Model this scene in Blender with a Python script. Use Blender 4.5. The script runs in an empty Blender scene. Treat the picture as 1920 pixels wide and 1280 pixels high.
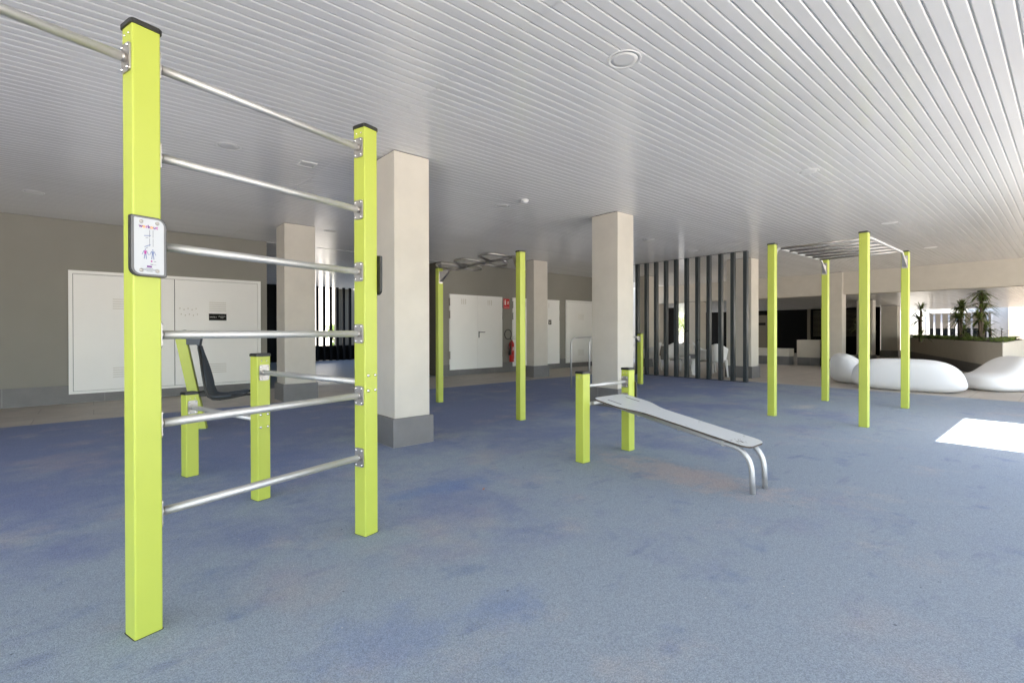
import bpy, bmesh, math, random
from mathutils import Vector, Matrix
random.seed(7)
sc = bpy.context.scene
COL = sc.collection
R = math.radians
HC = 2.963            # ceiling height
LOW = 2.285           # underside of the far beam and lower ceiling

# ------------------------------------------------------------------ materials
def new_mat(name):
    m = bpy.data.materials.new(name); m.use_nodes = True
    nt = m.node_tree
    return m, nt, nt.nodes['Principled BSDF']

def nd(nt, typ, **kw):
    n = nt.nodes.new(typ)
    for k, v in kw.items():
        if k in n.inputs: n.inputs[k].default_value = v
        else: setattr(n, k, v)
    return n

def rgb(c): return (c[0], c[1], c[2], 1.0)

def plain(name, col, rough=.5, metal=0., var=.06, scale=6., bump=0., bscale=60., spec=.5, coat=0.):
    """painted / moulded surface: slight mottling in colour and roughness, optional fine bump"""
    m, nt, b = new_mat(name)
    L = nt.links
    geo = nd(nt, 'ShaderNodeNewGeometry')
    no = nd(nt, 'ShaderNodeTexNoise', Scale=scale, Detail=6., Roughness=.6)
    L.new(geo.outputs['Position'], no.inputs['Vector'])
    hsv = nd(nt, 'ShaderNodeHueSaturation', Color=rgb(col))
    mr = nd(nt, 'ShaderNodeMapRange'); mr.inputs['From Min'].default_value = .25; mr.inputs['From Max'].default_value = .75
    mr.inputs['To Min'].default_value = 1 - var; mr.inputs['To Max'].default_value = 1 + var
    L.new(no.outputs['Fac'], mr.inputs['Value']); L.new(mr.outputs['Result'], hsv.inputs['Value'])
    L.new(hsv.outputs['Color'], b.inputs['Base Color'])
    mr2 = nd(nt, 'ShaderNodeMapRange'); mr2.inputs['From Min'].default_value = .25; mr2.inputs['From Max'].default_value = .75
    mr2.inputs['To Min'].default_value = rough * .88; mr2.inputs['To Max'].default_value = min(1, rough * 1.12)
    L.new(no.outputs['Fac'], mr2.inputs['Value']); L.new(mr2.outputs['Result'], b.inputs['Roughness'])
    b.inputs['Metallic'].default_value = metal
    b.inputs['Specular IOR Level'].default_value = spec
    b.inputs['Coat Weight'].default_value = coat
    if bump:
        n2 = nd(nt, 'ShaderNodeTexNoise', Scale=bscale, Detail=4.)
        L.new(geo.outputs['Position'], n2.inputs['Vector'])
        bp = nd(nt, 'ShaderNodeBump', Strength=bump, Distance=.01)
        L.new(n2.outputs['Fac'], bp.inputs['Height']); L.new(bp.outputs['Normal'], b.inputs['Normal'])
    return m

M = {}
M['lime'] = plain('lime_paint', (.43, .49, .070), .42, var=.025, scale=3, bump=.02, bscale=180)
def scuffs(m, amt=.35):
    nt = m.node_tree; L = nt.links; b = nt.nodes['Principled BSDF']
    geo = nd(nt, 'ShaderNodeNewGeometry'); mp = nd(nt, 'ShaderNodeMapping'); mp.inputs['Scale'].default_value = (9., 9., 1.6); mp.inputs['Rotation'].default_value = (.5, .35, 0)
    L.new(geo.outputs['Position'], mp.inputs['Vector'])
    n = nd(nt, 'ShaderNodeTexNoise', Scale=6., Detail=9., Roughness=.75); L.new(mp.outputs[0], n.inputs['Vector'])
    r = nd(nt, 'ShaderNodeMapRange'); r.inputs['From Min'].default_value = .66; r.inputs['From Max'].default_value = .74; r.inputs['To Max'].default_value = amt
    L.new(n.outputs['Fac'], r.inputs['Value'])
    old = b.inputs['Base Color'].links[0].from_socket
    x = nd(nt, 'ShaderNodeMix', data_type='RGBA'); L.new(r.outputs[0], x.inputs[0]); L.new(old, x.inputs[6]); x.inputs[7].default_value = (.30, .32, .12, 1)
    L.new(x.outputs[2], b.inputs['Base Color'])
scuffs(M['lime'])
M['cap'] = plain('black_plastic', (.016, .016, .014), .45, var=.1)
M['steel'] = plain('satin_stainless', (.60, .59, .575), .58, metal=1., var=.05, scale=14)
M['bolt'] = plain('bright_steel', (.78, .77, .75), .25, metal=1., var=.03)
M['darksteel'] = plain('bead_blasted_steel', (.44, .415, .39), .45, metal=1., var=.07, scale=18)
M['bronze'] = plain('dark_brushed_steel', (.42, .39, .355), .33, metal=1., var=.08, scale=20)
M['hinge'] = plain('hinge_metal', (.30, .28, .24), .5)
M['hole'] = plain('dark_gap', (.012, .011, .010), .8, var=.05)
M['gapline'] = plain('shadow_gap_grey', (.10, .095, .09), .7, var=.05)
M['cream'] = plain('cream_render', (.555, .52, .455), .85, var=.06, scale=3.2, bump=.12, bscale=160, spec=.25)
M['greywall'] = plain('grey_render', (.27, .26, .228), .85, var=.05, scale=1.6, bump=.12, bscale=160, spec=.25)
M['whitedoor'] = plain('white_lacquered_sheet', (.86, .855, .82), .42, var=.02, scale=2)
M['louvre'] = plain('louvre_shade', (.58, .55, .47), .6, var=.05)
M['anthracite'] = plain('anthracite_aluminium', (.042, .050, .052), .30, var=.08, scale=4, spec=.5)
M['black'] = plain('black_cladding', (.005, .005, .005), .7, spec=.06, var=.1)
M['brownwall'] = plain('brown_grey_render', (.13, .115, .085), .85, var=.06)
M['whiteplastic'] = plain('white_moulded_plastic', (.80, .80, .80), .42, var=.012, scale=3, bump=.03, bscale=220)
M['chairplastic'] = plain('white_chair_plastic', (.84, .83, .80), .4, var=.02)
M['slate'] = plain('slate_seat_plastic', (.055, .068, .085), .5, var=.06, bump=.05, bscale=300)
M['hpl'] = plain('pale_grey_laminate', (.60, .62, .63), .35, var=.02, scale=5)
M['hpledge'] = plain('brown_laminate_core', (.075, .055, .040), .6, var=.1)
M['panelgrey'] = plain('grey_panel_rim', (.15, .15, .155), .5, var=.04)
M['paper'] = plain('white_print_sheet', (.52, .535, .56), .4, var=.01, spec=.2)
M['purple'] = plain('purple_ink', (.16, .03, .22), .5)
M['orange'] = plain('orange_ink', (.72, .30, .02), .5)
M['magenta'] = plain('magenta_ink', (.40, .04, .28), .5)
M['ink'] = plain('grey_ink', (.11, .12, .16), .5)
M['inkblue'] = plain('blue_ink', (.16, .20, .36), .5)
M['red'] = plain('red_enamel', (.50, .012, .012), .28, var=.05)
M['signred'] = plain('sign_red', (.62, .03, .03), .45)
M['signwhite'] = plain('sign_white', (.82, .80, .74), .5)
M['signblack'] = plain('sign_black', (.012, .010, .010), .6, spec=.1)
M['rubber'] = plain('black_rubber', (.012, .012, .012), .5)
M['lens'] = plain('light_diffuser', (.72, .72, .71), .4, var=.01)
M['whitemetal'] = plain('white_metal_trim', (.70, .70, .69), .35, var=.02)
M['facade'] = plain('white_facade', (.56, .535, .48), .85, var=.03, scale=.8)
M['facadebeige'] = plain('beige_facade', (.46, .39, .31), .85, var=.04, scale=.8)
M['fin'] = plain('grey_fin', (.36, .36, .36), .5)
M['glass'] = plain('dark_window', (.02, .022, .024), .12)
M['bark'] = plain('bark', (.10, .075, .05), .9, var=.3, scale=30, bump=.4, bscale=60)
M['dryleaf'] = plain('dry_leaf', (.42, .14, .05), .7, var=.2, scale=60)
M['soil'] = plain('soil', (.05, .035, .025), .95, var=.3, scale=20)

def leaf_mat(name, c1, c2):
    m, nt, b = new_mat(name); L = nt.links
    geo = nd(nt, 'ShaderNodeNewGeometry')
    no = nd(nt, 'ShaderNodeTexNoise', Scale=3.5, Detail=4.)
    L.new(geo.outputs['Position'], no.inputs['Vector'])
    add = nd(nt, 'ShaderNodeMath', operation='MULTIPLY_ADD'); add.inputs[1].default_value = .5
    L.new(geo.outputs['Random Per Island'], add.inputs[0]); L.new(no.outputs['Fac'], add.inputs[2])
    sub = nd(nt, 'ShaderNodeMath', operation='SUBTRACT'); sub.inputs[1].default_value = .25
    L.new(add.outputs[0], sub.inputs[0])
    mx = nd(nt, 'ShaderNodeMix', data_type='RGBA')
    mx.inputs[6].default_value = rgb(c1); mx.inputs[7].default_value = rgb(c2)
    L.new(sub.outputs[0], mx.inputs[0]); L.new(mx.outputs[2], b.inputs['Base Color'])
    b.inputs['Roughness'].default_value = .5
    tr = nd(nt, 'ShaderNodeBsdfTranslucent'); L.new(mx.outputs[2], tr.inputs['Color'])
    ms = nd(nt, 'ShaderNodeMixShader', Fac=.3)
    L.new(b.outputs[0], ms.inputs[1]); L.new(tr.outputs[0], ms.inputs[2])
    L.new(ms.outputs[0], nt.nodes['Material Output'].inputs['Surface'])
    return m
M['leafdark'] = leaf_mat('dark_blade_leaf', (.07, .11, .03), (.22, .27, .075))
M['leaf'] = leaf_mat('green_leaf', (.05, .10, .02), (.20, .26, .06))

def ceiling_mat():
    m, nt, b = new_mat('white_ceiling_plank'); L = nt.links
    geo = nd(nt, 'ShaderNodeNewGeometry')
    mp = nd(nt, 'ShaderNodeMapping'); mp.inputs['Scale'].default_value = (.35, 6., 1.)
    L.new(geo.outputs['Position'], mp.inputs['Vector'])
    no = nd(nt, 'ShaderNodeTexNoise', Scale=1.2, Detail=5.); L.new(mp.outputs[0], no.inputs['Vector'])
    mr = nd(nt, 'ShaderNodeMapRange'); mr.inputs['To Min'].default_value = .94; mr.inputs['To Max'].default_value = 1.04
    L.new(no.outputs['Fac'], mr.inputs['Value'])
    hsv = nd(nt, 'ShaderNodeHueSaturation', Color=(.77, .77, .764, 1)); L.new(mr.outputs[0], hsv.inputs['Value'])
    L.new(hsv.outputs[0], b.inputs['Base Color'])
    rr = nd(nt, 'ShaderNodeMapRange'); rr.inputs['To Min'].default_value = .17; rr.inputs['To Max'].default_value = .27
    L.new(no.outputs['Fac'], rr.inputs['Value']); L.new(rr.outputs[0], b.inputs['Roughness'])
    b.inputs['Specular IOR Level'].default_value = .9
    return m
M['ceiling'] = ceiling_mat()

def rubber_mat():
    """poured rubber: 5 mm granules, worn greyish pink over a blue base, saturated blue spots left"""
    m, nt, b = new_mat('blue_poured_rubber'); L = nt.links
    geo = nd(nt, 'ShaderNodeNewGeometry'); pos = geo.outputs['Position']
    def noise(scale, detail=5., rough=.6, stretch=None, off=0.):
        n = nd(nt, 'ShaderNodeTexNoise', Scale=scale, Detail=detail, Roughness=rough)
        mp = nd(nt, 'ShaderNodeMapping'); mp.inputs['Location'].default_value = (off, off * 1.7, 0)
        if stretch: mp.inputs['Scale'].default_value = stretch
        L.new(pos, mp.inputs['Vector']); L.new(mp.outputs[0], n.inputs['Vector']); return n.outputs['Fac']
    def ramp(src, a, bb, lo=0., hi=1.):
        r = nd(nt, 'ShaderNodeMapRange'); r.interpolation_type = 'SMOOTHSTEP'
        r.inputs['From Min'].default_value = a; r.inputs['From Max'].default_value = bb
        r.inputs['To Min'].default_value = lo; r.inputs['To Max'].default_value = hi
        L.new(src, r.inputs['Value']); return r.outputs[0]
    def mix(f, c1, c2, blend='MIX'):
        x = nd(nt, 'ShaderNodeMix', data_type='RGBA'); x.blend_type = blend
        if isinstance(f, float): x.inputs[0].default_value = f
        else: L.new(f, x.inputs[0])
        for i, c in ((6, c1), (7, c2)):
            if isinstance(c, tuple): x.inputs[i].default_value = rgb(c)
            else: L.new(c, x.inputs[i])
        return x.outputs[2]
    # greyer towards the open side, bluer along the back edge (v > 6)
    sx = nd(nt, 'ShaderNodeSeparateXYZ'); L.new(pos, sx.inputs[0])
    v_tone = ramp(sx.outputs['Y'], 7.5, .5, -.17, .13)
    base = nd(nt, 'ShaderNodeMath', operation='ADD'); L.new(noise(.62, 9, .70), base.inputs[0]); L.new(v_tone, base.inputs[1])
    c = mix(ramp(base.outputs[0], .36, .60), (.180, .212, .345), (.268, .314, .372))
    c = mix(ramp(noise(1.7, 6, .65, off=9.), .54, .72, 0, .5), c, (.385, .36, .36))
    c = mix(ramp(noise(3.1, 5, .6, off=31.), .56, .74, 0, .6), c, (.150, .200, .320))
    c = mix(ramp(noise(2.2, 5, .6, (1., 3., 1.), off=55.), .58, .74, 0, .45), c, (.138, .168, .28))
    c = mix(ramp(noise(.8, 4, .6, off=77.), .56, .74, 0, .40), c, (.40, .345, .335))
    wob = noise(4.5, 7, .7, off=13.)
    def spot(c, x, y, sx, sy, col, amt):
        mp = nd(nt, 'ShaderNodeMapping', vector_type='POINT'); mp.inputs['Location'].default_value = (-x / sx, -y / sy, 0); mp.inputs['Scale'].default_value = (1 / sx, 1 / sy, 1)
        L.new(pos, mp.inputs['Vector'])
        ln = nd(nt, 'ShaderNodeVectorMath', operation='LENGTH'); L.new(mp.outputs[0], ln.inputs[0])
        ad = nd(nt, 'ShaderNodeMath', operation='MULTIPLY_ADD'); ad.inputs[1].default_value = -3.2; L.new(wob, ad.inputs[0]); L.new(ln.outputs['Value'], ad.inputs[2])
        return mix(ramp(ad.outputs[0], -.35, -1.5, 0, amt), c, col)
    c = spot(c, 3.60, 2.05, .30, .85, (.43, .36, .34), .75)      # bare patch under the bench
    c = spot(c, 1.30, 1.55, .22, .14, (.16, .22, .39), .5)
    c = spot(c, .80, 1.70, .30, .22, (.17, .225, .39), .45)
    c = spot(c, 1.95, 3.05, .55, .16, (.13, .195, .39), .6)
    c = spot(c, .9, 4.7, .8, .5, (.13, .175, .34), .5)
    c = spot(c, 8.2, 2.7, .35, .16, (.45, .42, .39), .6)
    for sc_, th, colr, amt in ((9., .035, (.62, .60, .56), .8), (6., .05, (.06, .075, .11), .7)):
        v2 = nd(nt, 'ShaderNodeTexVoronoi', Scale=sc_); L.new(pos, v2.inputs['Vector'])
        c = mix(ramp(v2.outputs['Distance'], th, th * .55, 0, amt), c, colr)
    vo = nd(nt, 'ShaderNodeTexVoronoi', Scale=280.); L.new(pos, vo.inputs['Vector'])
    vs = nd(nt, 'ShaderNodeSeparateColor'); L.new(vo.outputs['Color'], vs.inputs[0])
    gr = nd(nt, 'ShaderNodeMapRange'); gr.inputs['To Min'].default_value = .74; gr.inputs['To Max'].default_value = 1.26
    L.new(vs.outputs[0], gr.inputs['Value'])
    g2 = nd(nt, 'ShaderNodeMapRange'); g2.inputs['To Min'].default_value = .88; g2.inputs['To Max'].default_value = 1.12
    L.new(noise(90., 3), g2.inputs['Value'])
    mul = nd(nt, 'ShaderNodeMath', operation='MULTIPLY'); L.new(gr.outputs[0], mul.inputs[0]); L.new(g2.outputs[0], mul.inputs[1])
    hsv = nd(nt, 'ShaderNodeHueSaturation'); L.new(c, hsv.inputs['Color']); L.new(mul.outputs[0], hsv.inputs['Value'])
    L.new(hsv.outputs[0], b.inputs['Base Color'])
    b.inputs['Roughness'].default_value = .82; b.inputs['Specular IOR Level'].default_value = .35
    bp = nd(nt, 'ShaderNodeBump', Strength=.4, Distance=.003); L.new(vo.outputs['Distance'], bp.inputs['Height'])
    bp.invert = True
    L.new(bp.outputs[0], b.inputs['Normal'])
    return m
M['rubberfloor'] = rubber_mat()

def tile_mat(name, c1, c2, mortar, sx, sy, rough, gap=.004, rot=False, zaxis=False):
    m, nt, b = new_mat(name); L = nt.links
    geo = nd(nt, 'ShaderNodeNewGeometry')
    src = geo.outputs['Position']
    if zaxis:                         # wall tiling: run along u+v, height z
        s = nd(nt, 'ShaderNodeSeparateXYZ'); L.new(src, s.inputs[0])
        a = nd(nt, 'ShaderNodeMath', operation='ADD'); L.new(s.outputs[0], a.inputs[0]); L.new(s.outputs[1], a.inputs[1])
        cb = nd(nt, 'ShaderNodeCombineXYZ'); L.new(a.outputs[0], cb.inputs[0]); L.new(s.outputs[2], cb.inputs[1])
        src = cb.outputs[0]
    br = nd(nt, 'ShaderNodeTexBrick', Scale=1., Color1=rgb(c1), Color2=rgb(c2), Mortar=rgb(mortar))
    br.inputs['Mortar Size'].default_value = gap; br.inputs['Brick Width'].default_value = sx; br.inputs['Row Height'].default_value = sy
    br.offset = 0. if zaxis else .5
    L.new(src, br.inputs['Vector'])
    no = nd(nt, 'ShaderNodeTexNoise', Scale=3., Detail=7., Roughness=.65); L.new(geo.outputs['Position'], no.inputs['Vector'])
    mr = nd(nt, 'ShaderNodeMapRange'); mr.inputs['From Min'].default_value = .25; mr.inputs['From Max'].default_value = .75
    mr.inputs['To Min'].default_value = .80; mr.inputs['To Max'].default_value = 1.18; L.new(no.outputs['Fac'], mr.inputs['Value'])
    hsv = nd(nt, 'ShaderNodeHueSaturation'); L.new(br.outputs['Color'], hsv.inputs['Color']); L.new(mr.outputs[0], hsv.inputs['Value'])
    L.new(hsv.outputs[0], b.inputs['Base Color'])
    rr = nd(nt, 'ShaderNodeMapRange'); rr.inputs['To Min'].default_value = rough * .75; rr.inputs['To Max'].default_value = min(1., rough * 1.25)
    L.new(no.outputs['Fac'], rr.inputs['Value']); L.new(rr.outputs[0], b.inputs['Roughness'])
    return m
M['tile'] = tile_mat('beige_stone_tile', (.42, .375, .325), (.46, .41, .355), (.27, .235, .20), 1.2, .6, .55)
M['skirt'] = tile_mat('dark_skirting_tile', (.155, .150, .148), (.17, .165, .16), (.26, .25, .235), 1.2, 1.0, .5, zaxis=True)
M['passagefloor'] = tile_mat('blue_grey_sealed_floor', (.12, .14, .16), (.13, .15, .175), (.10, .11, .12), 3., 3., .38)
M['courtyard'] = tile_mat('darkened_paving', (.20, .18, .15), (.22, .20, .165), (.12, .11, .09), .6, .6, .85)
M['paving'] = tile_mat('pale_paving', (.60, .565, .505), (.64, .60, .54), (.40, .37, .33), .6, .6, .8)

# ------------------------------------------------------------------ mesh builder
class MB:
    def __init__(s): s.v = []; s.f = []; s.m = []; s.sm = []
    def add(s, vs, fs, mi=0, smooth=False, T=None):
        o = len(s.v)
        s.v += [tuple((T @ Vector(p)) if T else p) for p in vs]
        for f in fs:
            s.f.append(tuple(i + o for i in f)); s.m.append(mi); s.sm.append(smooth)
        return s
    def box(s, x0, x1, y0, y1, z0, z1, mi=0, bev=0., T=None, seg=1):
        if x1 < x0: x0, x1 = x1, x0
        if y1 < y0: y0, y1 = y1, y0
        if z1 < z0: z0, z1 = z1, z0
        bm = bmesh.new()
        vs = [bm.verts.new(p) for p in ((x0,y0,z0),(x1,y0,z0),(x1,y1,z0),(x0,y1,z0),(x0,y0,z1),(x1,y0,z1),(x1,y1,z1),(x0,y1,z1))]
        for f in ((0,3,2,1),(4,5,6,7),(0,1,5,4),(1,2,6,5),(2,3,7,6),(3,0,4,7)): bm.faces.new([vs[i] for i in f])
        if bev: bmesh.ops.bevel(bm, geom=bm.edges[:], offset=bev, segments=seg, affect='EDGES', profile=.5)
        bm.verts.index_update()
        s.add([v.co[:] for v in bm.verts], [[v.index for v in f.verts] for f in bm.faces], mi, False, T)
        bm.free(); return s
    def tube(s, pts, r, n=12, mi=0, T=None, caps=True, taper=None):
        pts = [Vector(p) for p in pts]; rings = []; vs = []; fs = []
        t0 = (pts[1] - pts[0]).normalized()
        nrm = t0.orthogonal().normalized()
        for i, p in enumerate(pts):
            if i == 0: t = t0
            elif i == len(pts) - 1: t = (pts[i] - pts[i-1]).normalized()
            else: t = ((pts[i] - pts[i-1]).normalized() + (pts[i+1] - pts[i]).normalized()).normalized()
            nrm = (nrm - t * nrm.dot(t)).normalized(); bi = t.cross(nrm)
            rr = r if taper is None else r * taper[i]
            for k in range(n):
                a = 2 * math.pi * k / n
                vs.append(p + nrm * math.cos(a) * rr + bi * math.sin(a) * rr)
        for i in range(len(pts) - 1):
            for k in range(n):
                fs.append((i*n + k, i*n + (k+1) % n, (i+1)*n + (k+1) % n, (i+1)*n + k))
        s.add(vs, fs, mi, True, T)
        if caps:
            s.add(vs[:n], [tuple(range(n))[::-1]], mi, False, T); s.add(vs[-n:], [tuple(range(n))], mi, False, T)
        return s
    def lathe(s, prof, n=20, mi=0, T=None, smooth=True):
        vs = []; fs = []
        for r, z in prof:
            for k in range(n):
                a = 2 * math.pi * k / n; vs.append((r * math.cos(a), r * math.sin(a), z))
        for i in range(len(prof) - 1):
            for k in range(n): fs.append((i*n + k, i*n + (k+1) % n, (i+1)*n + (k+1) % n, (i+1)*n + k))
        fs2 = [tuple(range(n))[::-1], tuple(range((len(prof)-1)*n, len(prof)*n))]
        s.add(vs, fs, mi, smooth, T); s.add(vs, fs2, mi, False, T); return s
    def prism(s, poly, h0, h1, mi=0, mi_side=None, T=None, smooth_side=False):
        """poly in xy extruded h0..h1 along z (counter-clockwise)"""
        n = len(poly); vs = [(x, y, h0) for x, y in poly] + [(x, y, h1) for x, y in poly]
        s.add(vs, [tuple(range(n))[::-1], tuple(range(n, 2*n))], mi, False, T)
        s.add(vs, [(i, (i+1) % n, n + (i+1) % n, n + i) for i in range(n)], mi if mi_side is None else mi_side, smooth_side, T); return s
    def build(s, name, mats, parent=None):
        me = bpy.data.meshes.new(name); me.from_pydata(s.v, [], s.f); me.update()
        for m in (mats if isinstance(mats, (list, tuple)) else [mats]): me.materials.append(M[m])
        me.polygons.foreach_set('material_index', s.m); me.polygons.foreach_set('use_smooth', s.sm)
        bm = bmesh.new(); bm.from_mesh(me)
        bmesh.ops.remove_doubles(bm, verts=bm.verts[:], dist=1e-5)
        bmesh.ops.recalc_face_normals(bm, faces=bm.faces[:])
        bm.to_mesh(me); bm.free()
        o = bpy.data.objects.new(name, me); COL.objects.link(o)
        if parent: o.parent = parent
        return o

def tag(o, label=None, cat=None, group=None, kind=None):
    if label: o['label'] = label
    if cat: o['category'] = cat
    if group: o['group'] = group
    if kind: o['kind'] = kind
    return o
def thing(name, label, cat, loc=(0,0,0), rz=0., group=None, kind=None):
    o = bpy.data.objects.new(name, None); COL.objects.link(o); o.empty_display_size = .1
    o.location = loc; o.rotation_euler = (0, 0, rz)
    return tag(o, label, cat, group, kind)
def copy_tree(o, parent=None):
    c = o.copy(); COL.objects.link(c)
    if parent: c.parent = parent
    for ch in [x for x in COL.objects if x.parent == o]: copy_tree(ch, c)
    return c

def rrect(w, h, r, seg=4, radii=None):
    """rounded rectangle outline centred on 0; radii = (br, tr, tl, bl)"""
    radii = radii or (r, r, r, r); pts = []
    for (cx, cy, a0), rr in zip(((w/2, -h/2, -90), (w/2, h/2, 0), (-w/2, h/2, 90), (-w/2, -h/2, 180)), radii):
        ox, oy = cx - math.copysign(rr, cx), cy - math.copysign(rr, cy)
        for k in range(seg + 1):
            a = R(a0 + 90 * k / seg); pts.append((ox + rr * math.cos(a), oy + rr * math.sin(a)))
    return pts
def frame(o, x, y, z=None):
    """matrix from an origin and two axes (third = x cross y)"""
    x = Vector(x).normalized(); y = Vector(y).normalized(); z = x.cross(y)
    m = Matrix((x, y, z)).transposed().to_4x4(); m.translation = Vector(o); return m
def text_mesh(mb, s, size, T, mi=0, align='CENTER', depth=0., bold=0.):
    cu = bpy.data.curves.new('lettering', 'FONT'); cu.body = s; cu.size = size; cu.align_x = align; cu.align_y = 'CENTER'
    cu.resolution_u = 3; cu.offset = bold; cu.extrude = depth
    o = bpy.data.objects.new('lettering', cu); COL.objects.link(o)
    dg = bpy.context.evaluated_depsgraph_get(); dg.update()
    me = bpy.data.meshes.new_from_object(o.evaluated_get(dg))
    mb.add([v.co[:] for v in me.vertices], [list(p.vertices) for p in me.polygons], mi, False, T)
    bpy.data.objects.remove(o); bpy.data.curves.remove(cu); bpy.data.meshes.remove(me)

W = .092
AX = {'+x': ((1,0,0), (0,1,0)), '-x': ((-1,0,0), (0,-1,0)), '+y': ((0,1,0), (-1,0,0)), '-y': ((0,-1,0), (1,0,0))}
def face_T(px, py, z, side, off=W/2):
    """frame on a post face: x runs along the face, y up, z outwards"""
    n, t = AX[side]
    o = Vector((px, py, z)) + Vector(n) * off
    return frame(o, t, (0, 0, 1))
BOLT = [(.0, .0065), (.004, .006), (.0065, .003), (.0068, 0)][::-1]
def bolt(mb, T, x, y, mi=0, k=1.): mb.lathe([(r * k, z * k) for r, z in BOLT[:-1]] + [(.0005, .0066 * k)], 10, mi, T @ Matrix.Translation((x, y, 0)))
def make_post(parent, x, y, h, rivets=('-x', '-y')):
    mb = MB(); mb.prism(rrect(W, W, .007, 3), -.03, h - .02, 0, T=Matrix.Translation((x, y, 0)))
    for sd in rivets:
        T = face_T(x, y, h - .05, sd, W/2 + .0)
        bolt(mb, T, -.018, 0, 1, .7); bolt(mb, T, .018, 0, 1, .7)
    p = mb.build('post', ['lime', 'bolt'], parent)
    sl_ = MB(); sl_.prism(rrect(W + .007, W + .007, .009, 3), -.02, .0012, T=Matrix.Translation((x, y, 0))); sl_.build('contact_shadow_ring', 'rubber', p)  # dark ring standing in for the contact shadow round the post foot
    c = MB()
    c.prism(rrect(W + .014, W + .014, .016, 4), h - .02, h - .004, T=Matrix.Translation((x, y, 0)))
    c.prism(rrect(W + .006, W + .006, .014, 4), h - .004, h, T=Matrix.Translation((x, y, 0)))
    c.build('cap', 'cap', p)
    return p
def flange(mb, T, w=.07, h=.108, collar=.024):
    mb.prism(rrect(w, h, .012, 4), .0003, .006, T=T)
    for sx in (-1, 1):
        for sy in (-1, 1): bolt(mb, T @ Matrix.Translation((0, 0, .006)), sx * w * .33, sy * h * .38, 1, 1.0)
    mb.lathe([(.0185, .006), (.0185, .02)], 16, 0, T)
def through_bolts(mb, T, w=.05, h=.085):
    for sx in (-1, 1):
        for sy in (-1, 1): bolt(mb, T, sx * w / 2, sy * h / 2, 1, 1.35)
def bar(parent, name, p0, p1, side0, side1, r=.0175, through=False):
    """tube between two post faces with a bolted flange at each end; p = (x, y, z) post centres"""
    n0 = Vector(AX[side0][0]); n1 = Vector(AX[side1][0])
    a = Vector(p0) + n0 * (W/2 + .004); b = Vector(p1) + n1 * (W/2 + .004)
    t = MB().tube([a, b], r, 16).build(name, 'steel', parent)
    for p, sd in ((p0, side0), (p1, side1)):
        mb = MB(); flange(mb, face_T(*p, sd))
        if through and p is p0: through_bolts(mb, face_T(*p, side1))
        mb.build('flange', ['darksteel', 'bolt'], t)
    return t

def info_panel(parent, T, w=.118, h=.225, printed=True):
    mb = MB()
    rad = (.006, .03, .006, .03)
    mb.prism(rrect(w, h, .02, 5, rad), .0005, .018, 0, T=T)
    mb.prism(rrect(w - .006, h - .006, .02, 5, rad), .018, .021, 1, T=T)
    p = mb.build('instruction_panel', ['cap', 'panelgrey'], parent)
    s = MB(); T2 = T @ Matrix.Translation((0, 0, .0215))
    s.prism(rrect(w - .022, h - .018, .02, 5, (.004, .022, .004, .022)), 0, .001, 0, T=T2)
    if printed:
        Z = lambda x, y, d=.0012: T2 @ Matrix.Translation((x, y, d))
        for ch, x, mi in zip('workout', (-.027, -.017, -.0085, -.001, .008, .017, .025), (1, 2, 3, 1, 2, 1, 3)):
            text_mesh(s, ch, .0165, Z(x, .073), mi, bold=.0007)
        for x in (.0005, .0115):
            s.box(x, x + .0012, .034, .062, 0, .0003, 4, T=Z(0, 0)); s.box(x, x + .0012, .0, .030, 0, .0003, 4, T=Z(0, 0))
        for yy, an in ((.040, 8), (.002, 28)):
            s.box(-.011, .011, -.0014, .0014, 0, .0003, 5, T=Z(-.006, yy) @ Matrix.Rotation(R(an), 4, 'Z'))
            s.box(-.004, .004, -.0008, .0008, 0, .0003, 4, T=Z(-.008, yy - .008) @ Matrix.Rotation(R(an), 4, 'Z'))
        for x, mi in ((-.013, 3), (.011, 5)):       # two front-view body figures
            s.prism([(x + .0022 * math.cos(a * math.pi / 5), -.0125 + .0026 * math.sin(a * math.pi / 5)) for a in range(10)], 0, .0003, 5, T=Z(0, 0))
            s.prism([(x - .0045, -.017), (x - .003, -.030), (x + .003, -.030), (x + .0045, -.017)], 0, .0003, mi, T=Z(0, 0))
            for k in (-1, 1):
                s.box(-.001, .001, -.0155, 0, 0, .0003, 5, T=Z(x + k * .0045, -.0175) @ Matrix.Rotation(R(k * 22), 4, 'Z'))
                s.box(-.0014, .0014, -.019, 0, 0, .0003, 5, T=Z(x + k * .0015, -.029) @ Matrix.Rotation(R(k * 7), 4, 'Z'))
        s.prism([(.007 + .0032 * math.cos(a * math.pi / 6), -.055 + .0032 * math.sin(a * math.pi / 6)) for a in range(12)], 0, .0003, 3, T=Z(0, 0))
        s.box(.014, .022, -.0562, -.0545, 0, .0003, 4, T=Z(0, 0)); s.box(.003, .013, -.068, -.0655, 0, .0003, 4, T=Z(0, 0)); s.box(.015, .022, -.068, -.067, 0, .0003, 4, T=Z(0, 0))
        s.box(-.008, .008, -.0785, -.072, 0, .0003, 1, T=Z(0, 0))
        for y, hw in ((-.083, .012), (-.0865, .024), (-.090, .020), (-.0935, .010)): s.box(-hw, hw, y, y + .0012, 0, .0003, 4, T=Z(0, 0))
    for sx in (-1, 1):
        for sy in (-1, 1): s.lathe([(.0068, .001), (.0064, .003), (.002, .0036)], 12, 6, T2 @ Matrix.Translation((sx * .026, sy * .0905, 0)))
    s.build('printed_sheet', ['paper', 'purple', 'orange', 'magenta', 'ink', 'inkblue', 'darksteel'], p)
    return p

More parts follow.
